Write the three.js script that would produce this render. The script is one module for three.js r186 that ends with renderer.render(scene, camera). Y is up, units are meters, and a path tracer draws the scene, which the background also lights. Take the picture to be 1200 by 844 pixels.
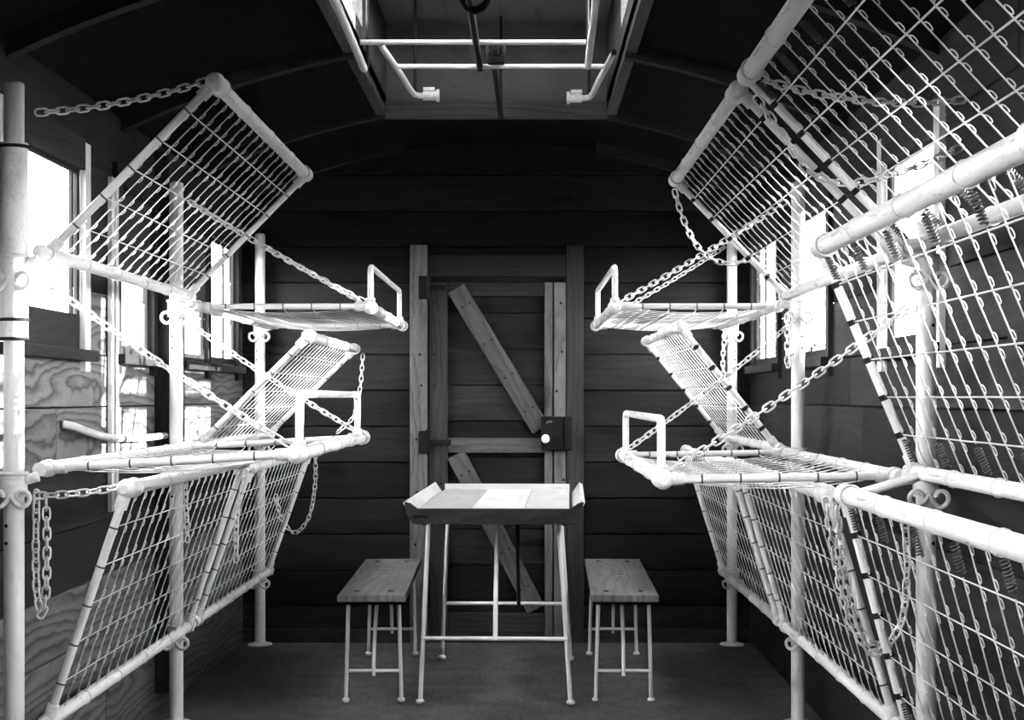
import * as THREE from 'three';
import { mergeGeometries } from 'three/addons/utils/BufferGeometryUtils.js';
import { RoundedBoxGeometry } from 'three/addons/geometries/RoundedBoxGeometry.js';

// ───────────── camera, sky, sun, exposure ─────────────
const scene = new THREE.Scene();
const camera = new THREE.PerspectiveCamera(2 * Math.atan(422 / 1800) * 180 / Math.PI, 1200 / 844, 0.05, 400);
camera.position.set(0, 1.25, 0);                       // eye level standing low in the car, looking along -z
camera.lookAt(0, 1.25, -10);
camera.setViewOffset(1200, 844, -14, -43, 1200, 844);  // rising/shifted lens of the view camera
const renderer = new THREE.WebGLRenderer({ antialias: true });
renderer.toneMapping = THREE.LinearToneMapping;
renderer.toneMappingExposure = 1.9;
renderer.shadowMap.enabled = true;
scene.background = new THREE.Color(1, 1, 1);           // flat white overcast-bright sky
scene.backgroundIntensity = 30;
const sun = new THREE.DirectionalLight(0xffffff, 30);  // low sun from the right-hand side of the car
sun.position.set(2.58 * 6, 0.38 * 6 + 1.2, -6 - 0.6 * 6);
sun.target.position.set(0, 1.2, -6);
sun.castShadow = true;
sun.shadow.mapSize.set(2048, 2048);
Object.assign(sun.shadow.camera, { left: -8, right: 8, top: 5, bottom: -5, near: 1, far: 40 });
sun.name = 'sun';
scene.add(sun, sun.target);

// ───────────── helpers ─────────────
let seed = 20408;
const rnd = () => { seed = (seed * 1664525 + 1013904223) >>> 0; return seed / 4294967296; };
const rr = (a, b) => a + (b - a) * rnd();
const V = (x, y, z) => new THREE.Vector3(x, y, z);
const W = (x, y, d) => new THREE.Vector3(x, y, -d);    // d = distance down the car from the camera
const used = {};
function numbered(n) { const k = used[n] = (used[n] ?? -1) + 1; return k ? `${n}_${String(k).padStart(3, '0')}` : n; }
function mesh(name, geo, mat, parent) {
  const m = new THREE.Mesh(geo, mat); m.castShadow = m.receiveShadow = true; m.name = name;
  if (parent) parent.add(m);
  return m;
}
function thing(name, label, category, pos = V(0, 0, 0), group) {
  const g = new THREE.Group(); g.name = numbered(name); g.position.copy(pos);
  g.userData = { label, category }; if (group) g.userData.group = group;
  scene.add(g); return g;
}
function structure(name, label, category) {
  const g = new THREE.Group(); g.name = name; g.userData = { kind: 'structure', label, category }; scene.add(g); return g;
}
const UPY = V(0, 1, 0);
function tubeGeo(a, b, r, seg = 12, r2 = r) {          // straight pipe from a to b
  const d = b.clone().sub(a), g = new THREE.CylinderGeometry(r2, r, d.length(), seg, 1);
  g.applyQuaternion(new THREE.Quaternion().setFromUnitVectors(UPY, d.clone().normalize()));
  const c = a.clone().add(b).multiplyScalar(0.5); g.translate(c.x, c.y, c.z); return g;
}
const bent = (pts, r, n = 24, seg = 8, closed = false) => new THREE.TubeGeometry(new THREE.CatmullRomCurve3(pts, closed, 'centripetal'), n, r, seg, closed);
const merge = (a) => mergeGeometries(a.map((g) => { const h = g.index ? g.toNonIndexed() : g; for (const k of Object.keys(h.attributes)) if (!['position', 'normal', 'uv'].includes(k)) h.deleteAttribute(k); return h; }));
const box = (w, h, d, x = 0, y = 0, z = 0) => { const g = new THREE.BoxGeometry(w, h, d); g.translate(x, y, z); return g; };
// rounded box with uv in metres: grain runs along the longest side
function plankGeo(w, h, d, bevel = 0.002) {
  const g = new RoundedBoxGeometry(w, h, d, 1, Math.min(bevel, w / 2.1, h / 2.1, d / 2.1));
  const p = g.attributes.position, uv = g.attributes.uv, nn = g.attributes.normal, ou = rnd() * 7, ov = rnd() * 3;
  const dims = [w, h, d], L = dims.indexOf(Math.max(...dims));
  for (let i = 0; i < p.count; i++) {
    const c = [p.getX(i), p.getY(i), p.getZ(i)], n = [Math.abs(nn.getX(i)), Math.abs(nn.getY(i)), Math.abs(nn.getZ(i))];
    const others = [0, 1, 2].filter((k) => k !== L); const o = n[others[0]] > n[others[1]] ? others[1] : others[0];
    uv.setXY(i, (c[L] + ou) / 1.6, (c[o] + ov) / 0.4);
  }
  return g;
}
// ───────────── procedural textures ─────────────
const hash = (x, y, s) => { let h = (x * 374761393 + y * 668265263 + s * 974711) | 0; h = Math.imul(h ^ (h >>> 13), 1274126177); return ((h ^ (h >>> 16)) >>> 0) / 4294967296; };
function vnoise(x, y, px, py, s) {                     // tileable value noise with periods px, py
  const xi = Math.floor(x), yi = Math.floor(y), fx = x - xi, fy = y - yi, m = (a, p) => ((a % p) + p) % p;
  const u = fx * fx * (3 - 2 * fx), v = fy * fy * (3 - 2 * fy);
  const a = hash(m(xi, px), m(yi, py), s), b = hash(m(xi + 1, px), m(yi, py), s), c = hash(m(xi, px), m(yi + 1, py), s), d = hash(m(xi + 1, px), m(yi + 1, py), s);
  return a + (b - a) * u + (c - a) * v + (a - b - c + d) * u * v;
}
function texture(w, h, f, srgb) {
  const data = new Uint8Array(w * h * 4);
  for (let y = 0; y < h; y++) for (let x = 0; x < w; x++) {
    const c = Math.max(0, Math.min(255, Math.round(255 * f(x / w, y / h)))), i = (y * w + x) * 4;
    data[i] = data[i + 1] = data[i + 2] = c; data[i + 3] = 255;
  }
  const t = new THREE.DataTexture(data, w, h); t.wrapS = t.wrapT = THREE.RepeatWrapping; t.magFilter = THREE.LinearFilter; t.minFilter = THREE.LinearMipmapLinearFilter; t.generateMipmaps = true;
  if (srgb) t.colorSpace = THREE.SRGBColorSpace; t.needsUpdate = true; return t;
}
// plain-sawn fir: growth rings cut on the flat, knots, fine pores. contrast sets how dark the late wood is
function firGrain(u, v, s, contrast) {
  const warp = 0.6 * vnoise(u * 3, v * 4, 3, 4, s) + 0.2 * vnoise(u * 8, v * 8, 8, 8, s + 1) + 0.05 * vnoise(u * 40, v * 20, 40, 20, s + 2);
  let ring = (v * 10 + warp * 5) % 1; ring = ring < 0.72 ? ring / 0.72 : (1 - ring) / 0.28;
  const late = Math.pow(ring, 2.4);
  const pore = vnoise(u * 60, v * 220, 60, 220, s + 3), mottle = vnoise(u * 6, v * 6, 6, 6, s + 4);
  const kx = vnoise(u * 5, v * 3, 5, 3, s + 7), knot = kx > 0.93 ? (kx - 0.93) * 9 : 0;
  return 0.86 - contrast * late - 0.12 * pore - 0.14 * mottle - knot * 0.5;
}
const firBold = texture(1024, 512, (u, v) => firGrain(u, v, 11, 0.32), true);
const firPlain = texture(1024, 512, (u, v) => firGrain(u, v, 37, 0.13), true);
const firRelief = texture(1024, 512, (u, v) => firGrain(u, v, 37, 0.3));
const paintRough = texture(256, 256, (u, v) => 0.55 + 0.3 * vnoise(u * 12, v * 12, 12, 12, 3) + 0.15 * vnoise(u * 60, v * 60, 60, 60, 4));
const paintTone = texture(512, 512, (u, v) => 0.93 - 0.1 * vnoise(u * 9, v * 9, 9, 9, 5) - 0.1 * Math.max(0, vnoise(u * 50, v * 50, 50, 50, 6) - 0.7) * 3, true);
const floorTone = texture(1024, 1024, (u, v) => 0.95 - 0.25 * vnoise(u * 5, v * 5, 5, 5, 8) - 0.15 * vnoise(u * 23, v * 23, 23, 23, 9) - 0.12 * vnoise(u * 160, v * 40, 160, 40, 10), true);
const grey = (v) => new THREE.Color().setRGB(v, v, v);
const std = (o) => new THREE.MeshStandardMaterial(o);
const dull = (o) => new THREE.MeshPhysicalMaterial({ specularIntensity: 0.15, ...o });   // bare, dry wood and rusty iron: hardly any gloss
const M = {
  pipe: std({ color: grey(0.78), map: paintTone, roughness: 0.42, roughnessMap: paintRough, metalness: 0 }),
  wire: std({ color: grey(0.55), roughness: 0.35, metalness: 0.35 }),
  chain: std({ color: grey(0.66), roughness: 0.36, metalness: 0.5 }),
  dark: dull({ color: grey(0.012), roughness: 0.6 }),
  iron: dull({ color: grey(0.006), roughness: 0.6 }),
  spring: dull({ color: grey(0.07), roughness: 0.5 }),
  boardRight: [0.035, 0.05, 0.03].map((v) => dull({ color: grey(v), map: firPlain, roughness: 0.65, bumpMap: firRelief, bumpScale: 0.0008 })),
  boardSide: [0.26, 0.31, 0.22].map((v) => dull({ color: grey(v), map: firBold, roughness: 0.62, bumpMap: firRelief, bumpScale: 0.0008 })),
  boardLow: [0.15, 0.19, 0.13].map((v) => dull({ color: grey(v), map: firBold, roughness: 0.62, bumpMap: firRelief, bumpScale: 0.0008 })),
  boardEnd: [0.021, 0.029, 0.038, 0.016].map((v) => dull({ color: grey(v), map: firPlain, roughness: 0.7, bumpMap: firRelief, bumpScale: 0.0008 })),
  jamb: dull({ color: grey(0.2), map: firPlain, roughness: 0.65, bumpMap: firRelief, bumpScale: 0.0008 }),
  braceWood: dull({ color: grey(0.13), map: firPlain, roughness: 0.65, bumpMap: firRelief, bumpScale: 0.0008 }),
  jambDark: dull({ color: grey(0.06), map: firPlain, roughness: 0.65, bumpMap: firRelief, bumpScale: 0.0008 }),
  casing: std({ color: grey(0.75), map: paintTone, roughness: 0.5 }),  // light paint, its tone lifted to carry the glow around the windows
  sash: dull({ color: grey(0.04), map: firPlain, roughness: 0.6 }),
  blind: dull({ color: grey(0.035), roughness: 0.9 }),
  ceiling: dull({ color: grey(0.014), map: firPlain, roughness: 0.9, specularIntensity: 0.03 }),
  monitor: dull({ color: grey(0.14), map: paintTone, roughness: 0.7 }),
  rib: dull({ color: grey(0.035), map: firPlain, roughness: 0.7 }),
  floor: dull({ color: grey(0.14), map: floorTone, roughness: 0.75 }),
  glass: new THREE.MeshPhysicalMaterial({ color: 0xffffff, transmission: 1, thickness: 0, roughness: 0.02, ior: 1.5 }),
  tableTop: [0.4, 0.7, 0.55].map((v) => std({ color: grey(v), map: paintTone, roughness: 0.4 })),
  tableRim: std({ color: grey(0.62), map: paintTone, roughness: 0.45 }),
  apron: dull({ color: grey(0.06), map: firPlain, roughness: 0.55 }),
  bench: dull({ color: grey(0.27), map: firPlain, roughness: 0.55, bumpMap: firRelief, bumpScale: 0.0006 }),
  rod: std({ color: grey(0.7), roughness: 0.35, metalness: 0.2 }),
  knob: std({ color: grey(0.8), roughness: 0.15 }),
  ground: dull({ color: grey(0.02), map: floorTone, roughness: 0.95 }),
  foliage: dull({ color: grey(0.003), roughness: 0.95, specularIntensity: 0 }),
  rear: dull({ color: grey(0.12), map: firPlain, roughness: 0.7 }),
};

// ───────────── the car: walls, floor, roof ─────────────
const XL = -1.43, XR = 1.15, END = 7.82, REAR = -3.0, TH = 0.028;
{ // floor
  const g = structure('floor', 'dark worn plank-coloured floor of the railway car', 'floor');
  const geo = box(XR - XL + 2 * TH, 0.08, END - REAR + 2 * TH, (XL + XR) / 2, -0.04, -(END + REAR) / 2);
  const p = geo.attributes.position, uv = geo.attributes.uv;
  for (let i = 0; i < p.count; i++) uv.setXY(i, p.getX(i) / 2, p.getZ(i) / 2);
  mesh('floor_surface', geo, M.floor, g);
}
// a side wall of horizontal boards, pierced by window and door openings: openings = [d0, d1, y0, y1]
function sideWall(name, label, x, sgn, openings, mats, upper = mats, lower = () => mats) {
  const g = structure(name, label, 'wall');
  const seams = [0, 0.26, 0.45, 0.64, 0.83, 1.02, 1.216, 1.39, 1.6, 1.81, 2.02, 2.27];
  for (let r = 0; r < seams.length - 1; r++) {
    const y0 = seams[r], y1 = seams[r + 1];
    // free spans of this row, split by the openings that cut the row
    let spans = [[REAR, END]];
    for (const [a, b, ya, yb] of openings) if (ya < y1 - 0.001 && yb > y0 + 0.001)
      spans = spans.flatMap(([s, e]) => (b <= s || a >= e) ? [[s, e]] : [[s, a], [b, e]].filter(([p, q]) => q - p > 0.005));
    for (const [s, e] of spans) {
      let cuts = [s]; let at = s + rr(1.5, 2.6); if (r === 5 && sgn < 0 && s < 4 && e > 5) at = 4.7 - 2.2 * Math.floor((4.7 - s) / 2.2);
      while (at < e - 0.5) { if (at > s + 0.3) cuts.push(at); at += 2.2; } cuts.push(e);
      for (let k = 0; k < cuts.length - 1; k++) {
        const len = cuts[k + 1] - cuts[k] - 0.003, geo = plankGeo(TH, y1 - y0 - 0.004, len, 0.003);
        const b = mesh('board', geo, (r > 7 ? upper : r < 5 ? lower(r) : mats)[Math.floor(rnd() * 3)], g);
        b.position.copy(W(x + sgn * TH / 2 + sgn * rr(0, 0.003), (y0 + y1) / 2, (cuts[k] + cuts[k + 1]) / 2));
      }
    }
  }
  // sheathing outside the boards keeps daylight out of the joints
  const sx = x + sgn * (TH + 0.014), holes = openings.map(([a, b, ya, yb]) => [a - 0.1, b + 0.16, ya, yb]).sort((p, q) => p[0] - q[0]);
  const joined = []; for (const h of holes) { const l = joined[joined.length - 1]; if (l && h[0] < l[1]) { l[1] = Math.max(l[1], h[1]); l[2] = Math.min(l[2], h[2]); } else joined.push([...h]); }
  const parts = []; let from = REAR - TH;
  for (const [a, b, ya, yb] of joined) {
    parts.push(box(0.02, 2.35, a - from, sx, 1.12, -(a + from) / 2)); from = b;
    if (ya > 0.05) parts.push(box(0.02, ya + 0.045, b - a, sx, (ya - 0.055) / 2, -(a + b) / 2));
    parts.push(box(0.02, 2.31 - yb, b - a, sx, (2.36 + yb) / 2, -(a + b) / 2));
  }
  parts.push(box(0.02, 2.35, END + 0.1 - from, sx, 1.12, -(END + 0.1 + from) / 2));
  mesh('outer_sheathing', merge(parts), M.rear, g);
  return g;
}
const winY0 = 1.4, winY1 = 2.0;
const leftWins = [[4.2, 4.95], [5.4, 5.87], [6.36, 6.88], [6.95, 7.6]];
const rightWins = [[2.95, 3.45], [4.25, 4.87], [5.78, 6.45], [6.92, 7.64]];
const leftRear = [[-2.4, -1.75], [-1.15, -0.5], [0.1, 0.75], [1.35, 2.0], [2.75, 3.4]], rightRear = [[-2.4, -1.75], [-1.15, -0.5], [0.1, 0.75], [1.5, 2.15]];   // the car's windows behind the camera
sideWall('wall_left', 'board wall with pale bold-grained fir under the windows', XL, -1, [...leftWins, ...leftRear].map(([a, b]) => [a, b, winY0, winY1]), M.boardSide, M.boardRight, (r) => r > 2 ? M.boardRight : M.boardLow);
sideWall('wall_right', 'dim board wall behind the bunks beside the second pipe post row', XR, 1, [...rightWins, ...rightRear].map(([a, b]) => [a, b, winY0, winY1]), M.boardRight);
{ // end wall in view: horizontal boards both sides of the door, and above it
  const g = structure('wall_back', 'dark end wall of horizontal boards around the braced door', 'wall');
  const doorL = -0.575, doorR = 0.305, top = 1.9;
  for (let r = 0; r < 14; r++) {
    const y0 = r * 0.183, y1 = Math.min(y0 + 0.183, 2.56);
    const runs = y0 < top - 0.1 ? [[XL - TH, doorL], [doorR, XR + TH]] : [[XL - TH, XR + TH]];
    for (const [a, b] of runs) {
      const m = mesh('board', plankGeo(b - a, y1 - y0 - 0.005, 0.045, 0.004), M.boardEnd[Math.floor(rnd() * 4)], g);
      m.position.copy(W((a + b) / 2, (y0 + y1) / 2, END + 0.0225 + rr(0, 0.006)));
    }
  }
  mesh('outer_sheathing', box(XR - XL + 4 * TH, 2.9, 0.03, (XL + XR) / 2, 1.35, -(END + 0.075)), M.rear, g);
  const bb = structure('baseboard_back', 'low dark board along the foot of the end wall', 'baseboard');
  mesh('board', plankGeo(XR - XL, 0.07, 0.02), M.jambDark, bb).position.copy(W((XL + XR) / 2, 0.035, END - 0.012));
}
{ // closed wall behind the camera
  const g = structure('wall_front', 'near end wall behind the camera', 'wall');
  mesh('wall_panel', box(XR - XL + 4 * TH, 2.95, TH, (XL + XR) / 2, 1.4, -(REAR - TH / 2)), M.rear, g);
}
const MON_L = -0.6, MON_R = 0.36, MON_END = 6.7, EAVE = 2.24, CROWN = 2.5, MON_TOP = 2.82;
{ // roof: arched slopes left and right of a raised monitor
  const g = structure('ceiling', 'dark arched roof boards with a paler raised monitor along the middle', 'ceiling');
  const arch = (x) => { const c = (XL + XR) / 2, h = (XR - XL) / 2, t = (x - c) / h; return EAVE + (CROWN + 0.045 - EAVE) * (1 - t * t); };
  const slab = (x0, x1, d0, d1, n) => {
    const s = new THREE.Shape(), xs = Array.from({ length: n + 1 }, (_, i) => x0 + (x1 - x0) * i / n);
    s.moveTo(xs[0], arch(xs[0])); for (const x of xs.slice(1)) s.lineTo(x, arch(x));
    for (const x of xs.slice().reverse()) s.lineTo(x, arch(x) + 0.05);
    const e = new THREE.ExtrudeGeometry(s, { depth: d1 - d0, bevelEnabled: false }); e.translate(0, 0, -d1); return e;
  };
  const uvm = (geo) => { const p = geo.attributes.position, uv = geo.attributes.uv; for (let i = 0; i < p.count; i++) uv.setXY(i, p.getZ(i) / 1.6, p.getX(i) / 0.4); return geo; };
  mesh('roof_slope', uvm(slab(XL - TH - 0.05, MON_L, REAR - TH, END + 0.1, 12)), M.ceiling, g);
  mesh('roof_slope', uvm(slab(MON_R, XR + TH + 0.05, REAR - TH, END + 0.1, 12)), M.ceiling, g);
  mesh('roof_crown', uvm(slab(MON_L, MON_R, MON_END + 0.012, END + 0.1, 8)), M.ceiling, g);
  const len = MON_END - REAR + TH, mid = -(MON_END + REAR - TH) / 2;
  // added glazing in each monitor side, out of view, brightens the pipe rack
  const c0 = 4.7, c1 = 5.7, cy0 = 2.62, cy1 = 2.78, yb = CROWN - 0.03, yt = MON_TOP + 0.06;
  for (const x of [MON_L - 0.02, MON_R + 0.02]) {
    const piece = (d0, d1, y0, y1) => box(0.04, y1 - y0, d1 - d0, x, (y0 + y1) / 2, -(d0 + d1) / 2);
    mesh('monitor_side', merge([piece(REAR - TH, c0, yb, yt), piece(c1, MON_END, yb, yt), piece(c0, c1, yb, cy0), piece(c0, c1, cy1, yt)]), M.rear, g);
    for (let k = 0; k < 2; k++) {
      const a = c0 + k * (c1 - c0) / 2, b = a + (c1 - c0) / 2;
      const p = mesh('added_light_pane', new THREE.PlaneGeometry(b - a - 0.02, cy1 - cy0), M.glass, g); p.rotation.y = Math.PI / 2; p.position.copy(W(x, (cy0 + cy1) / 2, (a + b) / 2));
    }
    mesh('added_pane_bar', piece((c0 + c1) / 2 - 0.015, (c0 + c1) / 2 + 0.015, cy0, cy1), M.rear, g);
  }
  mesh('monitor_end', box(MON_R - MON_L + 0.08, MON_TOP - CROWN + 0.06, 0.04, (MON_L + MON_R) / 2, (MON_TOP + CROWN) / 2 + 0.03, -(MON_END + 0.02)), M.monitor, g);
  mesh('monitor_roof', box(MON_R - MON_L + 0.08, 0.05, len, (MON_L + MON_R) / 2, MON_TOP + 0.08, mid), M.monitor, g);
  // header beam across the end of the monitor and the ribs under the slopes
  mesh('header_beam', plankGeo(MON_R - MON_L + 0.02, 0.07, 0.05), M.braceWood, g).position.copy(W((MON_L + MON_R) / 2, CROWN - 0.005, MON_END - 0.02));
  for (const d of [3.1, 4.3, 5.5, 6.7, 7.6]) for (const [a, b] of [[XL, MON_L], [MON_R, XR]]) {
    const pts = Array.from({ length: 9 }, (_, i) => { const x = a + (b - a) * i / 8; return [x, arch(x)]; });
    const s = new THREE.Shape(); s.moveTo(pts[0][0], pts[0][1] + 0.004); for (const [x, y] of pts.slice(1)) s.lineTo(x, y + 0.004);
    for (const [x, y] of pts.slice().reverse()) s.lineTo(x, y - 0.045);
    const e = new THREE.ExtrudeGeometry(s, { depth: 0.05, bevelEnabled: false }); e.translate(0, 0, -d); mesh('rib', e, M.rib, g);
  }
}
// windows: a casing, a sash with one upright bar, glass, and a sill
function windowUnit(n, label, x, sgn, d0, d1, { bar = 0.45, blind = 0, lowRail = 0, pale = false } = {}) {
  const g = structure(`window_${n}`, label, 'window');
  const len = d1 - d0, mid = (d0 + d1) / 2, cx = x - sgn * 0.008;
  const add = (name, w, h, l, px, y, d, m) => { const o = mesh(name, plankGeo(w, h, l, 0.002), m, g); o.position.copy(W(px, y, d)); return o; };
  add('casing', 0.02, winY1 - winY0 + 0.14, 0.06, cx, (winY0 + winY1) / 2, d0 - 0.03, pale ? M.casing : M.sash);
  add('casing', 0.02, winY1 - winY0 + 0.14, 0.06, cx, (winY0 + winY1) / 2, d1 + 0.03, pale ? M.casing : M.sash);
  add('casing', 0.02, 0.1, len, cx, winY1 + 0.03, mid, M.jambDark);
  add('sill', 0.05, 0.035, len + 0.12, x - sgn * 0.02, winY0 - 0.018, mid, M.sash);
  const sx = x + sgn * 0.008;
  add('sash_rail', 0.014, 0.035, len, sx, winY1 - 0.017, mid, M.sash);
  add('sash_rail', 0.014, 0.035 + lowRail, len, sx, winY0 + 0.017 + lowRail / 2, mid, M.sash);
  for (const d of [d0 + 0.015, d1 - 0.015]) add('sash_stile', 0.012, winY1 - winY0, 0.024, sx, (winY0 + winY1) / 2, d, M.sash);
  if (bar) add('glazing_bar', 0.012, winY1 - winY0 - 0.06, 0.016, sx, (winY0 + winY1) / 2, d0 + len * bar, M.sash);
  const edges = bar ? [0.03, len * bar, len - 0.03] : [0.03, len - 0.03];
  for (let i = 0; i < edges.length - 1; i++) {
    const p = mesh('pane', new THREE.PlaneGeometry(edges[i + 1] - edges[i], winY1 - winY0 - 0.06), M.glass, g);
    p.rotation.y = Math.PI / 2; p.position.copy(W(sx, (winY0 + winY1) / 2, d0 + (edges[i] + edges[i + 1]) / 2));
  }
  if (blind) {
    add('blind', 0.004, blind, len - 0.02, x - sgn * 0.003, winY1 - blind / 2, mid, M.blind);
    const r = mesh('blind_roller', tubeGeo(W(x - sgn * 0.016, winY1 - 0.01, d0 + 0.02), W(x - sgn * 0.016, winY1 - 0.01, d1 - 0.02), 0.014), M.sash, g); r.userData.label = 'roller at the top of the dark blind';
  }
  return g;
}
windowUnit(1, 'bright window beside the nearest left pipe post', XL, -1, ...leftWins[0], { bar: 0.9, lowRail: 0.08, pale: true });
windowUnit(2, 'window with a dark blind drawn half down, between the two left posts', XL, -1, ...leftWins[1], { bar: 0, blind: 0.33 });
windowUnit(3, 'window with a dark blind drawn half down, behind the second left post', XL, -1, ...leftWins[2], { bar: 0, blind: 0.33 });
windowUnit(4, 'bright window nearest the end wall on the left side', XL, -1, ...leftWins[3], { bar: 0.6 });
windowUnit(5, 'bright window nearest the end wall on the right side', XR, 1, ...rightWins[3], { bar: 0.6 });
windowUnit(6, 'bright window with treetops outside, by the second right post', XR, 1, ...rightWins[2], { bar: 0 });
windowUnit(7, 'bright window seen through the near right bunk wires', XR, 1, ...rightWins[1], { bar: 0.93, pale: true });
windowUnit(8, 'window beyond the near right bunk at the picture edge', XR, 1, ...rightWins[0], { bar: 0.5 });
leftRear.forEach(([a, b], i) => windowUnit(9 + i, `${['rearmost', 'second', 'third', 'fourth', 'fifth'][i]} window of the left side wall outside the picture`, XL, -1, a, b));
rightRear.forEach(([a, b], i) => windowUnit(9 + leftRear.length + i, `${['rearmost', 'second', 'third', 'fourth'][i]} window of the right side wall outside the picture`, XR, 1, a, b));
{ // trims: upright battens on the left wall
  const t = structure('trim_1', 'pair of pale upright battens between the left windows', 'trim');
  for (const d of [5.28, 5.335]) mesh('batten', plankGeo(0.016, 1.15, 0.034), M.casing, t).position.copy(W(XL + 0.011, 1.43, d));
  const t2 = structure('trim_2', 'dark wall stud behind the second left post', 'trim');
  mesh('stud', plankGeo(0.06, 2.1, 0.28), M.sash, t2).position.copy(W(XL + 0.025, 1.15, 6.09));
}
{
  const p = thing('wall_pipe', 'pale curved pipe along the left wall just above the level middle bunk', 'pipe', W(-1.38, 1.1, 4.72));
  const L = (x, y, d) => V(x + 1.38, y - 1.1, -(d - 4.72));
  mesh('pipe_run', bent([L(-1.425, 1.165, 4.74), L(-1.4, 1.16, 4.76), L(-1.39, 1.145, 4.84), L(-1.385, 1.125, 5.0), L(-1.385, 1.11, 5.2), L(-1.385, 1.1, 5.6), L(-1.385, 1.1, 5.93)], 0.0125, 48, 12), M.pipe, p);
}
// ───────────── door in the end wall ─────────────
{
  const g = structure('door_1', 'narrow plank door with two diagonal braces and a black rim lock', 'door');
  const z = END, S = 1 / 230.8, X = (u) => (u - 614) * S, Y = (v) => 1.25 - (v - 465) * S;
  const put = (name, x0, x1, y0, y1, th, front, m, parent = g) => { const o = mesh(name, plankGeo(x1 - x0, y1 - y0, th, 0.003), m, parent); o.position.copy(W((x0 + x1) / 2, (y0 + y1) / 2, front + th / 2)); return o; };
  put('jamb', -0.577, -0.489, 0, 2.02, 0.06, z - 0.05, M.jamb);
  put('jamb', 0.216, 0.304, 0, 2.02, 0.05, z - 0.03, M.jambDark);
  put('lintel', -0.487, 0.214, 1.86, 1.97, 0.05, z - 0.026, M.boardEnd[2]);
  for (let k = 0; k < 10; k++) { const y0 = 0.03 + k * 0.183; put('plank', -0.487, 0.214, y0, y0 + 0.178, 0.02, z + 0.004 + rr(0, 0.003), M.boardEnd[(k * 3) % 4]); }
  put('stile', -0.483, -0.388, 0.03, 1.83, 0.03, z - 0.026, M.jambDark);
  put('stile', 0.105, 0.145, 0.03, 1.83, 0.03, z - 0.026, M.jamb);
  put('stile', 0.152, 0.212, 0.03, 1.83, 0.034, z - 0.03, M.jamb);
  put('rail', -0.386, 0.103, 0.965, 1.04, 0.028, z - 0.024, M.braceWood);
  put('rail', -0.386, 0.103, 0.05, 0.15, 0.028, z - 0.024, M.jambDark);
  put('rail', -0.386, 0.103, 1.76, 1.83, 0.028, z - 0.024, M.boardEnd[2]);
  for (const [a, b] of [[[-0.345, 1.8], [0.085, 1.085]], [[-0.345, 0.955], [0.06, 0.17]]]) {
    const l = Math.hypot(b[0] - a[0], b[1] - a[1]), o = mesh('brace', plankGeo(l, 0.095, 0.026, 0.003), M.braceWood, g);
    o.position.copy(W((a[0] + b[0]) / 2, (a[1] + b[1]) / 2, z - 0.019)); o.rotation.z = Math.atan2(b[1] - a[1], b[0] - a[0]);
    for (const t of [0.12, 0.38, 0.62, 0.86]) for (const s of [-0.022, 0.022]) mesh('nail_head', new THREE.CylinderGeometry(0.006, 0.006, 0.004, 8).rotateX(Math.PI / 2), M.iron, o).position.set((t - 0.5) * l, s, 0.014);
  }
  const lock = put('rim_lock', X(634), X(660), Y(527), Y(488), 0.035, z - 0.068, M.iron);
  lock.userData.label = 'black iron rim lock with a white knob';
  mesh('knob', new THREE.SphereGeometry(0.021, 16, 12).scale(1, 1.1, 0.9), M.knob, lock).position.set(X(639) - X(647), Y(514) - Y(507.5), 0.035);
  mesh('keyhole_cover', bent([V(-0.03, 0.05, 0.02), V(-0.015, 0.058, 0.02), V(0, 0.055, 0.02)], 0.006, 8, 6), M.spring, lock);
  put('lock_keeper', X(661), X(670), Y(527), Y(488), 0.05, z - 0.075, M.iron);
  for (const [v, w] of [[519, 28], [338, 22]]) {
    const pl = put('hinge_plate', X(491), X(502), Y(v + 13), Y(v - 14), 0.006, z - 0.057, M.iron);
    const st = mesh('strap', plankGeo(w * S, 0.028, 0.006), M.iron, pl); st.position.set(0.025 + w * S / 2 - 0.005, 0, -0.0 + 0.0);
    st.position.z = 0.0; mesh('hinge_pin', new THREE.CylinderGeometry(0.009, 0.009, 0.13, 10), M.iron, pl).position.set(0.026, 0, 0.004);
  }
  for (const x of [-0.53, -0.44, 0.182]) for (let k = 0; k < 7; k++) mesh('nail_head', new THREE.CylinderGeometry(0.007, 0.007, 0.006, 8).rotateX(Math.PI / 2), M.iron, g).position.copy(W(x + rr(-0.02, 0.02), 0.3 + k * 0.24 + rr(-0.05, 0.05), z - (x < -0.5 ? 0.052 : x < 0 ? 0.028 : 0.032)));
}

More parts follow.
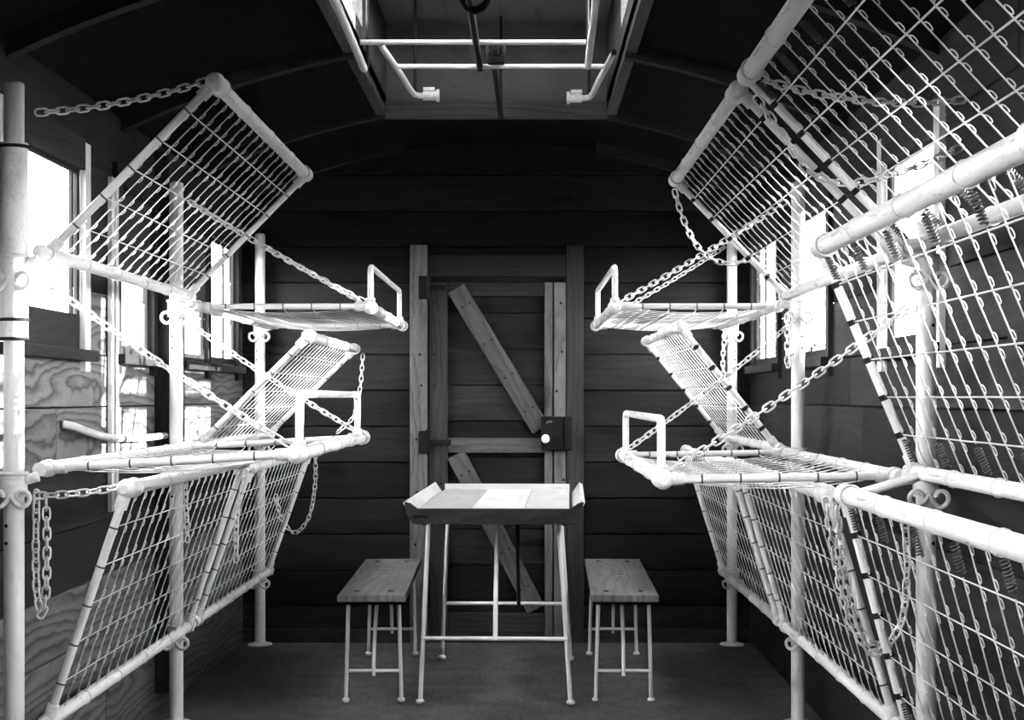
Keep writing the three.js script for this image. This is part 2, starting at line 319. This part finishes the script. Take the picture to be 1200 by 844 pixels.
// ───────────── pipe posts ─────────────
const PL = -1.328, PR = 1.047, HL = -1.265, HR = 0.985;      // post axes and hinge-rail axes
const D1 = 4.0, D2 = 5.87, D3 = 7.73;
function hookGeo(s) {                                     // curled horn of a bracket, curling to side s
  const p = []; for (let i = 0; i <= 14; i++) { const t = i / 14, a = -Math.PI / 2 + t * 4.6, r = 0.024 - 0.009 * t; p.push(V(s * (0.028 + t * 0.004 + Math.cos(a) * r), -0.03 + Math.sin(a) * r, 0)); }
  return bent([V(0, -0.02, 0), V(s * 0.012, -0.042, 0), ...p], 0.0065, 30, 6);
}
function pipePost(label, x, d, side, { top = 2.36, sleeve = false, base = true } = {}) {
  const g = thing('pipe_post', label, 'post', W(x, 0, d));
  const shaft = mesh('shaft', tubeGeo(V(0, 0, 0), V(0, top, 0), 0.026, 20), M.pipe, g);
  mesh('floor_flange', new THREE.LatheGeometry([[0.0, 0.018], [0.03, 0.018], [0.034, 0.012], [0.06, 0.008], [0.062, 0], [0, 0]].map(([r, y]) => new THREE.Vector2(r, y)), 20), M.pipe, g);
  if (sleeve) {
    const s = mesh('sleeve', tubeGeo(V(0, 1.4, 0), V(0, 1.91, 0), 0.036, 20), M.pipe, g);
    for (const y of [1.4, 1.45, 1.9]) mesh('collar', new THREE.TorusGeometry(0.036, 0.005, 6, 20).rotateX(Math.PI / 2).translate(0, y, 0), M.dark, s);
  }
  for (const y of [1.48, 1.435, 0.915, 0.87]) mesh('peg_hole', new THREE.CylinderGeometry(0.005, 0.005, 0.003, 10).rotateX(Math.PI / 2).translate(0, y, 0.0258).rotateY(-side * 0.5), M.iron, shaft);
  mesh('cap', new THREE.SphereGeometry(0.027, 16, 8, 0, Math.PI * 2, 0, Math.PI / 2).scale(1, 0.5, 1).translate(0, top, 0), M.pipe, g);
  for (const y of [1.585, 1.02, 0.345]) {
    const b = mesh('bracket', merge([
      tubeGeo(V(0, y - 0.03, 0), V(0, y + 0.03, 0), 0.034, 16),
      new THREE.TorusGeometry(0.033, 0.006, 6, 16).rotateX(Math.PI / 2).translate(0, y + 0.03, 0),
      tubeGeo(V(0, y + 0.005, 0), V(side * 0.063, y + 0.022, 0), 0.014, 10),
    ]), M.pipe, g);
    for (const s of [-1, 1]) mesh('hook', hookGeo(s).translate(0, y - 0.002, 0.03), M.pipe, b);
  }
  return g;
}
pipePost('nearest left white pipe post with a thick sleeve at its top', PL, D1, 1, { sleeve: true, top: 2.06 });
pipePost('second white pipe post on the left, between the two bunk bays', PL, D2, 1, { top: 2.06 });
pipePost('thin far left pipe post standing against the end wall', PL, D3, 1, { top: 2.06 });
pipePost('nearest right pipe post seen through the near bunk wires', PR, D1, -1, { top: 1.7 });
pipePost('second white pipe post on the right, in front of two windows', PR, D2, -1, { top: 2.06 });
pipePost('dim far right pipe post standing against the end wall', PR, D3, -1, { top: 2.06 });

// ───────────── bunks ─────────────
const ROWS = 6;
function linkGeo(L, r = 0.0017) {                         // straight wire link with a small ring eye beside each end, along +x
  const eye = (x) => new THREE.TorusGeometry(0.0098, 0.0013, 4, 14).translate(x, 0.01, 0);
  return merge([tubeGeo(V(-0.004, 0, 0), V(L + 0.004, 0, 0), r, 4), eye(0.017), eye(L - 0.017)]);
}
const helix = (() => { const p = []; for (let i = 0; i <= 54; i++) { const a = i / 54 * 9 * 2 * Math.PI; p.push(V(i / 54 * 0.062, Math.cos(a) * 0.0075, Math.sin(a) * 0.0075)); } return new THREE.TubeGeometry(new THREE.CatmullRomCurve3(p), 100, 0.0022, 4); })();
const linkCache = {};
const getLink = (L) => linkCache[L.toFixed(3)] ??= linkGeo(L);
// side +1: hinged at the left wall, opens to +x; -1: hinged at the right wall. dn, df = near and far end down the car
function bunk(label, side, hx, hy, tx, ty, dn, df, { guard = false, sag = 0, group, railR = 0.02, dense = 0.098, clamps = 'thin', springs = false } = {}) {
  const g = thing('folding_bunk', label, 'bunk', W(hx, hy, dn), group);
  const w = Math.hypot(tx - hx, ty - hy), L = df - dn;
  g.rotation.z = Math.atan2(ty - hy, tx - hx);
  const up = side > 0 ? 1 : -1;                            // local +y points up on the left, down on the right
  const hr = mesh('hinge_rail', tubeGeo(V(0, 0, 0.07), V(0, 0, -L - 0.07), 0.0185, 16), M.pipe, g);
  const ar = mesh('aisle_rail', tubeGeo(V(w, 0, 0.012), V(w, 0, -L - 0.012), railR, 18), M.pipe, g);
  for (const z of [-0.035, -L + 0.035]) {                  // couplings at the rail's ends, thicker than the rail
    mesh('coupling', tubeGeo(V(w, 0, z - 0.04), V(w, 0, z + 0.04), railR + 0.0055, 18), M.pipe, ar);
    mesh('coupling_bead', new THREE.TorusGeometry(railR + 0.0045, 0.003, 6, 18).translate(w, 0, z + (z > -L / 2 ? -0.04 : 0.04)), M.pipe, ar);
  }
  for (const k of [0.25, 0.5, 0.75]) mesh('rail_band', new THREE.TorusGeometry(railR + 0.0005, 0.0025, 6, 16).translate(w, 0, -L * k), M.pipe, ar);
  for (const k of [0.2, 0.4, 0.6, 0.8]) mesh('rail_band', new THREE.TorusGeometry(0.019, 0.0025, 6, 16).translate(0, 0, -L * k), M.pipe, hr);
  for (const z of [0, -L]) {
    const t = mesh('end_tube', tubeGeo(V(0.01, 0, z), V(w - 0.005, 0, z), 0.0115, 14), M.pipe, g);
    for (let k = 1; k < ROWS; k++) {
      const big = clamps === 'dark', cl = merge([new THREE.CylinderGeometry(big ? 0.0145 : 0.0125, big ? 0.0145 : 0.0125, big ? 0.015 : 0.005, 12).rotateZ(Math.PI / 2).translate(w * k / ROWS, 0, z), box(big ? 0.009 : 0.004, 0.005, 0.03, w * k / ROWS, 0, z + (z === 0 ? -0.02 : 0.02))]);
      mesh('clamp', cl, big ? M.dark : M.spring, t);
    }
    const f = mesh('corner_fitting', merge([new THREE.SphereGeometry(0.027, 14, 10).translate(w, 0, z), tubeGeo(V(w - 0.055, 0, z), V(w - 0.01, 0, z), 0.0175, 14)]), M.pipe, g);
    mesh('bolt', tubeGeo(V(w, 0, z - Math.sign(z + L / 2) * -0.012), V(w, 0, z + Math.sign(z + L / 2) * 0.034), 0.012, 8), M.pipe, f);
    mesh('hinge_eye', merge([new THREE.CylinderGeometry(0.0235, 0.0235, 0.032, 16).rotateX(Math.PI / 2).translate(0, 0, z), tubeGeo(V(0.015, 0, z), V(0.05, 0, z), 0.0165, 12)]), M.pipe, g);
  }
  const sagY = (t) => -up * sag * 4 * t * (1 - t);
  for (let k = 1; k < ROWS; k++) {
    const x = w * k / ROWS, y = sagY(k / ROWS), n = 12, p = [];
    for (let i = 0; i <= n; i++) p.push(V(x, i === 0 || i === n ? y * 0.4 : y + rr(-0.0012, 0.0012), -0.018 - (L - 0.036) * i / n));
    mesh('row_wire', bent(p, 0.002, 26, 4), M.wire, g);
  }
  const n = Math.floor((L - 0.06) / dense), pitch = (L - 0.06) / n;
  for (let c = 0; c <= n; c++) for (let k = 0; k < ROWS; k++) {
    const x0 = w * k / ROWS, x1 = w * (k + 1) / ROWS, y0 = sagY(k / ROWS), y1 = sagY((k + 1) / ROWS), z = -0.03 - pitch * c + rr(-0.003, 0.003);
    const a = k === 0 ? x0 + 0.016 : x0, b = k === ROWS - 1 ? x1 - 0.018 : x1, len = Math.hypot(b - a, y1 - y0);
    const spr = springs && (k === 0 || k === ROWS - 1) && c % 3 === 1;
    const o = mesh(spr ? 'spring' : 'link', spr ? helix : getLink(len), spr ? M.spring : M.wire, g);
    o.position.set(spr ? a + (b - a - 0.062) * 0.5 : a, spr ? (y0 + y1) / 2 : y0, z);
    o.rotation.set(Math.PI / 2 * 1 + (side > 0 ? Math.PI : 0), 0, 0);
    o.rotation.order = 'ZYX'; o.rotation.z = Math.atan2(y1 - y0, b - a); o.rotation.y = rr(-0.03, 0.03);
  }
  if (guard) {                                            // bent bar that stands up from the aisle rail
    const upv = V(0, 1, 0).applyAxisAngle(V(0, 0, 1), -g.rotation.z);
    const P = (z, h) => V(w, 0, z).addScaledVector(upv, h), z0 = -0.06, z1 = -L + 0.2;
    const gb = mesh('guard_bar', merge([tubeGeo(P(z0, 0), P(z0, 0.135), 0.0115, 12), tubeGeo(P(z1, 0), P(z1, 0.135), 0.0115, 12),
      bent([P(z0, 0.13), P(z0 - 0.004, 0.148), P(z0 - 0.022, 0.158), P(z0 - 0.05, 0.16)], 0.0115, 12, 12), tubeGeo(P(z0 - 0.048, 0.16), P(z1 + 0.048, 0.16), 0.0115, 12),
      bent([P(z1, 0.13), P(z1 + 0.004, 0.148), P(z1 + 0.022, 0.158), P(z1 + 0.05, 0.16)], 0.0115, 12, 12)]), M.pipe, g);
    for (const z of [z0, z1]) mesh('guard_socket', tubeGeo(P(z, 0), P(z, 0.035), 0.018, 12), M.pipe, gb);
  }
  return g;
}
const A0 = 4.08, A1 = 5.78, B0 = 5.95, B1 = 7.6, N0 = 2.2, N1 = 3.92;
const LT = 1.63, LM = 1.06, LB = 0.385;
bunk('left top bunk tilted steeply up to the roof beside the bright near window', 1, HL, LT, -0.82, 2.085, A0, A1);
bunk('left middle bunk lying level with an upright guard bar, hung on two chains', 1, HL, LM, -0.605, 1.098, A0, A1, { guard: true, sag: 0.03 });
bunk('near left lowest bunk folded nearly upright above the floor', 1, HL, LB, -1.055, 1.005, A0, A1);
bunk('far left top bunk lying level with a guard bar near the end wall', 1, HL, 1.6, -0.6, 1.6, B0, B1, { guard: true, sag: 0.025 });
bunk('far left middle bunk tilted up under the level top bunk', 1, HL, LM, -0.835, 1.485, B0, B1);
bunk('far left lowest bunk folded nearly upright by the dark end wall', 1, HL, LB, -1.06, 0.975, B0, B1);
bunk('right top bunk tilted up behind the nearest one, drooping chain at its far tip', -1, HR, LT, 0.57, 2.065, A0, A1, { clamps: 'dark' });
bunk('right middle bunk lying level with an upright guard bar at its far aisle corner', -1, HR, 1.04, 0.37, 1.03, A0, A1, { guard: true, sag: 0.03 });
bunk('right lowest bunk folded nearly upright behind the hanging chain loop', -1, HR, LB, 0.807, 0.99, A0, A1);
bunk('far right top bunk lying level with a guard bar near the end wall', -1, HR, 1.6, 0.355, 1.6, B0, B1, { guard: true, sag: 0.025 });
bunk('far right middle bunk tilted up under the level top bunk', -1, HR, 1.05, 0.605, 1.522, B0, B1, { clamps: 'dark' });
bunk('far right lowest bunk folded nearly upright by the end wall', -1, HR, LB, 0.8, 0.985, B0, B1);
bunk('nearest right top bunk, its big wire panel tilted over the upper corner', -1, HR, LT, 0.572, 2.07, N0, N1, { springs: true, railR: 0.023, clamps: 'dark' });
bunk('nearest right middle bunk, its wire panel raised steeply at the picture edge', -1, 1.0, 1.058, 0.758, 1.631, N0, N1, { springs: true, railR: 0.024, clamps: 'dark' });
const lowNear = bunk('nearest right lowest bunk folded upright in the lower right corner', -1, HR, LB, 0.819, 1.0, N0, N1, { springs: true, railR: 0.023, clamps: 'dark' });

{ const f = (v) => lowNear.worldToLocal(v); lowNear.updateMatrixWorld(true); mesh('stay_bar', tubeGeo(f(W(0.822, 1.005, 3.82)), f(W(0.985, 1.05, 3.84)), 0.0125, 12), M.pipe, lowNear); }

// ───────────── chains ─────────────
const chainLink = (() => { const p = [], a = 0.0095, h = 0.0085; for (let i = 0; i < 12; i++) { const t = i / 12 * 2 * Math.PI; p.push(V(Math.cos(t) * a + Math.sign(Math.cos(t)) * h * (Math.abs(Math.cos(t)) > 0.01 ? 1 : 0), Math.sin(t) * a, 0)); } return new THREE.TubeGeometry(new THREE.CatmullRomCurve3(p, true), 18, 0.0031, 5, true); })();
function chain(label, pts, sagBy = 0) {
  if (sagBy) { const [a, b] = pts, r = []; for (let i = 0; i <= 12; i++) { const t = i / 12; r.push(a.clone().lerp(b, t).add(V(0, -sagBy * 4 * t * (1 - t), 0))); } pts = r; }
  const c = new THREE.CatmullRomCurve3(pts, false, 'centripetal'), len = c.getLength(), n = Math.max(3, Math.round(len / 0.0265));
  const start = c.getPointAt(0), g = thing('chain', label, 'chain', start, 'support chains of the bunks');
  const q = new THREE.Quaternion(), e = V(0, 0, 0);
  for (let i = 0; i < n; i++) {
    const t = (i + 0.5) / n, o = mesh('link', chainLink, M.chain, g), d = c.getTangentAt(t);
    o.position.copy(c.getPointAt(t)).sub(start);
    o.quaternion.setFromUnitVectors(V(1, 0, 0), d); q.setFromAxisAngle(V(1, 0, 0), (i % 2) * Math.PI / 2 + 0.5 + rr(-0.2, 0.2)); o.quaternion.multiply(q);
  }
  return g;
}
const CH = (l, a, b, s) => chain(l, [W(...a), W(...b)], s);
CH('chain stretched from the nearest left post to the tip of the tilted top bunk', [-1.285, 2.0, 4.05], [-0.84, 2.09, 4.08], 0.015);
CH('long chain sloping from the nearest left post down to the level middle bunk', [-1.285, 1.57, 4.04], [-0.625, 1.12, 4.1], 0.012);
CH('chain sloping from the second left post to the far corner of the level middle bunk', [-1.285, 1.54, 5.84], [-0.625, 1.12, 5.74], 0.012);
CH('chain from behind the tilted left bunk to the near corner of the far level bunk', [-1.285, 2.0, 5.9], [-0.62, 1.62, 5.97], 0.01);
CH('chain from the far left post to the far corner of the level top bunk', [-1.285, 2.0, 7.7], [-0.62, 1.62, 7.58], 0.01);
CH('short level chain from the nearest left post to the upright lowest bunk', [-1.285, 0.99, 4.04], [-1.075, 1.01, 4.08], 0.006);
chain('doubled chain hanging straight down beside the nearest left post', [[-1.285, 1.0, 4.05], [-1.287, 0.85, 4.05], [-1.283, 0.72, 4.05], [-1.272, 0.68, 4.05], [-1.262, 0.72, 4.05], [-1.258, 0.85, 4.05], [-1.26, 0.98, 4.05]].map((a) => W(...a)));
chain('slack chain looped below the far tip of the far left lowest bunk', [[-1.035, 0.97, 7.62], [-1.04, 0.8, 7.64], [-1.08, 0.63, 7.64], [-1.14, 0.575, 7.64], [-1.2, 0.63, 7.64], [-1.235, 0.76, 7.64]].map((a) => W(...a)));
chain('chain hanging from the far tip of the tilted far left bunk', [[-0.8, 1.46, 7.63], [-0.815, 1.3, 7.65], [-0.85, 1.15, 7.65], [-0.93, 1.07, 7.65]].map((a) => W(...a)));
chain('thin chain hanging between the paired tubes of the left lowest bunks', [[-1.06, 0.97, 5.865], [-1.095, 0.8, 5.865], [-1.1, 0.62, 5.865]].map((a) => W(...a)));
chain('short chain hanging from the bracket of the second left post', [[-1.29, 0.985, 5.84], [-1.285, 0.86, 5.84], [-1.28, 0.7, 5.84]].map((a) => W(...a)));
chain('slack chain drooping from the far tip of the tilted right top bunk', [[0.568, 2.03, 5.8], [0.6, 1.93, 5.81], [0.65, 1.83, 5.82], [0.71, 1.775, 5.82], [0.785, 1.755, 5.83], [0.86, 1.775, 5.83]].map((a) => W(...a)));
chain('slack chain drooping between the two tilted right top bunks', [[0.605, 2.03, 4.0], [0.683, 1.92, 4.0], [0.74, 1.84, 4.0], [0.8, 1.812, 4.0], [0.88, 1.81, 4.0], [0.96, 1.83, 4.0], [1.05, 1.86, 4.0], [1.14, 1.9, 4.0]].map((a) => W(...a)));
CH('chain running from the tip of the nearest right top bunk back to the wall', [0.6, 2.075, 3.97], [1.14, 2.02, 3.98], 0.03);
CH('chain sloping to the near corner of the far right level bunk', [1.005, 2.0, 5.9], [0.375, 1.62, 5.97], 0.01);
CH('chain sloping to the far corner of the far right level bunk', [1.005, 2.0, 7.7], [0.375, 1.62, 7.58], 0.01);
CH('bold chain sloping to the near corner of the level right middle bunk', [1.005, 1.48, 4.04], [0.395, 1.055, 4.1], 0.01);
CH('chain sloping from the second right post to the guard bar corner of the level bunk', [1.005, 1.52, 5.84], [0.39, 1.055, 5.74], 0.01);
chain('long slack chain looped around the upright tubes at lower right', [[0.785, 0.985, 3.995], [0.81, 0.82, 3.99], [0.852, 0.66, 3.99], [0.91, 0.585, 3.985], [0.975, 0.65, 3.99], [0.995, 0.8, 3.99], [0.99, 0.93, 3.99]].map((a) => W(...a)));
chain('second slack chain loop beside the upright tubes at lower right', [[0.815, 0.985, 4.015], [0.83, 0.85, 4.015], [0.86, 0.7, 4.01], [0.9, 0.615, 4.01], [0.955, 0.6, 4.01]].map((a) => W(...a)));
chain('chain hanging straight down from the far right post bracket', [[1.01, 1.585, 7.7], [0.998, 1.46, 7.7], [1.0, 1.35, 7.7]].map((a) => W(...a)));
chain('doubled chain hanging from the second right post bracket', [[0.998, 1.56, 5.83], [1.0, 1.44, 5.83], [1.003, 1.37, 5.83], [1.015, 1.4, 5.83], [1.015, 1.52, 5.83]].map((a) => W(...a)));

// ───────────── table and benches ─────────────
{
  const t = thing('folding_table', 'small table with raised side rims and thin white rod legs, by the door', 'table', W(-0.1, 0, 6.75));
  t.rotation.y = -0.03;
  const Wd = 0.6, Y = 0.805, Ln = 1.3, z0 = Ln / 2;
  const xs = [-Wd / 2, -Wd / 2 + 0.21, -Wd / 2 + 0.42, Wd / 2];
  for (let i = 0; i < 3; i++) mesh('top_board', plankGeo(xs[i + 1] - xs[i] - 0.002, 0.022, Ln - 0.03), M.tableTop[i], t).position.set((xs[i] + xs[i + 1]) / 2, Y - 0.011, 0);
  for (const s of [-1, 1]) { const r = mesh('side_rim', plankGeo(0.02, 0.065, Ln), M.tableRim, t); r.position.set(s * (Wd / 2 + 0.036), Y + 0.002, 0); r.rotation.z = -s * 0.62; }
  mesh('end_rim', plankGeo(Wd, 0.045, 0.018), M.tableRim, t).position.set(0, Y + 0.003, -z0 + 0.008);
  const ap = new THREE.Shape([[-0.355, 0.025], [-0.345, -0.022], [-0.32, -0.06], [0.335, -0.06], [0.345, -0.02], [0.355, 0.025], [0.335, 0.02], [0.305, -0.002], [-0.305, -0.002], [-0.335, 0.02]].map(([x, y]) => new THREE.Vector2(x, y)));
  mesh('front_apron', new THREE.ExtrudeGeometry(ap, { depth: 0.02, bevelEnabled: true, bevelSize: 0.002, bevelThickness: 0.002, bevelSegments: 1 }).translate(0, Y, z0 - 0.015), M.apron, t);
  for (const s of [-1, 1]) mesh('side_apron', plankGeo(0.018, 0.05, Ln - 0.05), M.apron, t).position.set(s * (Wd / 2 - 0.02), Y - 0.045, 0);
  mesh('back_apron', plankGeo(Wd - 0.04, 0.05, 0.018), M.apron, t).position.set(0, Y - 0.045, -z0 + 0.03);
  mesh('latch', box(0.06, 0.012, 0.01, -0.29, Y - 0.03, z0 + 0.008), M.iron, t);
  for (const zz of [0.53, -0.53]) {
    const leg = (x, xt) => { const l = mesh('leg', tubeGeo(V(x, 0.012, zz), V(xt, Y - 0.06, zz * 0.97), 0.0095, 10), M.rod, t); mesh('foot', new THREE.SphereGeometry(0.018, 12, 8).scale(1, 0.75, 1).translate(x, 0.0135, zz), M.rod, l); };
    leg(-0.305, -0.272); leg(0.305, 0.255);
    const y = zz > 0 ? 0.27 : 0.27; mesh('cross_bar', tubeGeo(V(-0.292, y, zz), V(0.292, y, zz), 0.0085, 10), M.rod, t);
  }
  mesh('brace_rod', bent([V(0, 0.265, 0.535), V(0, 0.29, 0.528), V(0, 0.42, 0.5), V(0, 0.735, 0.36)], 0.0095, 20, 8), M.rod, t);
  mesh('brace_rod', tubeGeo(V(0.06, 0.26, -0.52), V(0.06, 0.74, -0.3), 0.009, 8), M.dark, t);
}
function bench(label, x, d, turn) {
  const t = thing('bench', label, 'bench', W(x, 0, d), 'benches at the table'); t.rotation.y = turn;
  const Y = 0.455, Ln = 1.38, Wd = 0.265;
  const sh = new THREE.Shape(); sh.moveTo(-Wd / 2, -Ln / 2); sh.lineTo(Wd / 2, -Ln / 2); sh.lineTo(Wd / 2, Ln / 2); sh.lineTo(-Wd / 2, Ln / 2); sh.closePath();
  for (const s of [-1, 1]) { const h = new THREE.Path(); const cx = 0.0, cy = s * 0.05 + 0.1; h.moveTo(cx - 0.03, cy - 0.014); h.lineTo(cx + 0.03, cy - 0.014); h.lineTo(cx + 0.03, cy + 0.014); h.lineTo(cx - 0.03, cy + 0.014); sh.holes.push(h); }
  const seatGeo = new THREE.ExtrudeGeometry(sh, { depth: 0.022, bevelEnabled: true, bevelSize: 0.003, bevelThickness: 0.003, bevelSegments: 2 }); seatGeo.rotateX(-Math.PI / 2).translate(0, Y - 0.025, 0);
  { const p = seatGeo.attributes.position, uv = seatGeo.attributes.uv; for (let i = 0; i < p.count; i++) uv.setXY(i, p.getZ(i) / 1.6 + x, p.getX(i) / 0.4 + x); }
  const seat = mesh('seat', seatGeo, M.bench, t);
  for (const s of [-1, 1]) { mesh('cleat', plankGeo(Wd - 0.03, 0.025, 0.05), M.apron, t).position.set(0, Y - 0.04, s * 0.565); for (const q of [-0.07, 0.07]) mesh('bolt_head', new THREE.CylinderGeometry(0.011, 0.011, 0.004, 10).translate(q, Y + 0.001, s * 0.565), M.iron, seat); }
  for (const zz of [0.565, -0.565]) {
    for (const s of [-1, 1]) { const l = mesh('leg', tubeGeo(V(s * 0.113, 0.01, zz), V(s * 0.103, Y - 0.05, zz), 0.0085, 10), M.rod, t); mesh('foot', new THREE.SphereGeometry(0.016, 12, 8).scale(1, 0.75, 1).translate(s * 0.113, 0.012, zz), M.rod, l); }
    mesh('cross_bar', tubeGeo(V(-0.109, 0.13, zz), V(0.109, 0.13, zz), 0.0075, 10), M.rod, t);
  }
  mesh('brace_rod', bent([V(0, 0.11, 0.57), V(0, 0.16, 0.56), V(0, 0.28, 0.5), V(0, 0.42, 0.36)], 0.008, 16, 8), M.rod, t);
  mesh('brace_rod', bent([V(0, 0.11, -0.57), V(0, 0.16, -0.56), V(0, 0.28, -0.5), V(0, 0.42, -0.36)], 0.008, 16, 8), M.rod, t);
}
bench('low wooden bench left of the table with rod legs', -0.625, 6.84, 0.02);
bench('low wooden bench right of the table with rod legs', 0.418, 6.84, -0.02);

// ───────────── pipe rack slung below the roof monitor ─────────────
{
  const y = 2.45, g = thing('overhead_rack', 'white pipe frame slung under the pale roof monitor at the top', 'rack', W(-0.15, y, 5.3));
  const L = (x, d, dy = 0) => V(x + 0.15, dy, -(d - 5.3));
  mesh('cross_rod', tubeGeo(L(-0.555, 5.2), L(0.21, 5.2), 0.009, 12), M.pipe, g);
  mesh('cross_rod', tubeGeo(L(-0.47, 5.58), L(0.305, 5.58), 0.009, 12), M.pipe, g);
  mesh('side_rod', tubeGeo(L(-0.545, 2.6), L(-0.585, 5.62), 0.014, 12), M.pipe, g);
  mesh('side_rod', tubeGeo(L(0.185, 2.6), L(0.232, 5.58), 0.0125, 12), M.pipe, g);
  for (const [x0, x1, x2, d0, d1, s] of [[-0.49, -0.432, -0.345, 5.22, 6.12, 1], [0.315, 0.262, 0.18, 5.35, 6.17, -1]]) {
    const a = mesh('swing_arm', bent([L(x0, d0), L((x0 + x1) / 2, (d0 + d1) / 2), L(x1, d1 - 0.02), L(x1 + s * 0.012, d1), L(x2, d1)], 0.012, 40, 10), M.pipe, g);
    mesh('clip', merge([tubeGeo(L(x1 + s * 0.03, d1), L(x2, d1), 0.019, 12), tubeGeo(L(x2 - s * 0.004, d1), L(x2 + s * 0.008, d1), 0.025, 12), box(0.045, 0.012, 0.02, ...L((x1 + x2) / 2 + s * 0.01, d1, 0.026).toArray())]), M.pipe, a);
  }
  mesh('centre_rod', tubeGeo(L(-0.165, 4.6), L(-0.16, 5.62), 0.012, 10), M.rib, g);
  mesh('centre_rod', tubeGeo(L(-0.107, 5.6), L(-0.098, 6.6), 0.012, 10), M.rib, g);
  mesh('clamp', merge([box(0.06, 0.02, 0.06, ...L(-0.1, 5.55, 0.015).toArray()), tubeGeo(L(-0.1, 5.35, 0.02), L(-0.1, 5.6, 0.02), 0.012, 8), new THREE.TorusGeometry(0.028, 0.008, 8, 16).translate(...L(-0.1, 5.45, 0.03).toArray())]), M.dark, g);
  for (const [x, d] of [[-0.57, 4.7], [0.215, 4.7], [-0.57, 5.6], [0.23, 5.57], [-0.43, 6.08], [0.26, 6.12], [-0.098, 6.55]]) mesh('hanger', tubeGeo(L(x, d, 0), L(x, d, 0.44), 0.006, 8), M.rib, g);
  const h = thing('ceiling_hook', 'black U shaped hook at the top centre of the picture', 'hook', W(-0.15, 2.44, 4.7));
  mesh('hook_bow', bent([V(-0.045, 0.42, 0), V(-0.045, 0.06, 0), V(-0.03, 0.01, 0), V(0, -0.008, 0), V(0.03, 0.01, 0), V(0.045, 0.06, 0), V(0.045, 0.42, 0)], 0.013, 40, 10), M.iron, h);
}

// ───────────── outdoors ─────────────
{
  const g = structure('ground', 'pale ground beside the track outside', 'ground');
  const geo = new THREE.PlaneGeometry(240, 240).rotateX(-Math.PI / 2).translate(0, -1.1, -20);
  const uv = geo.attributes.uv; for (let i = 0; i < uv.count; i++) uv.setXY(i, uv.getX(i) * 40, uv.getY(i) * 40);
  mesh('ground_surface', geo, M.ground, g);
  const crown = (hgt, r) => { const parts = []; for (let i = 0; i < 26; i++) { const t = i / 26, rad = r * (1 - t * 0.75) * rr(0.5, 1); const s = new THREE.IcosahedronGeometry(rad * 0.55, 1); const a = rr(0, 6.28); s.scale(1, 1.3, 1).translate(Math.cos(a) * rad * 0.7, hgt * (0.2 + 0.78 * t), Math.sin(a) * rad * 0.7); parts.push(s); } return merge(parts); };
  const spots = [[9.6, 56, 3.5, 1.0], [11.3, 60, 4.6, 0.5], [12.6, 62, 3.8, 0.8], [12.6, 57, 3.4, 0.8], [14.9, 58, 3.7, 1.0]];
  spots.forEach(([x, d, h, r], i) => {
    const t = thing('tree', ['low round tree farthest left outside the right window', 'slim pointed tree outside the right window', 'bushy dark tree just right of the pointed tree outside', 'low tree outside near the edge of the right window', 'rightmost dark tree outside the right windows'][i], 'tree', W(x, -1.1, d));
    mesh('crown', crown(h, r), M.foliage, t); mesh('trunk', tubeGeo(V(0, 0, 0), V(0, h * 0.5, 0), 0.12, 8, 0.07), M.foliage, t);
  });
}
renderer.render(scene, camera);
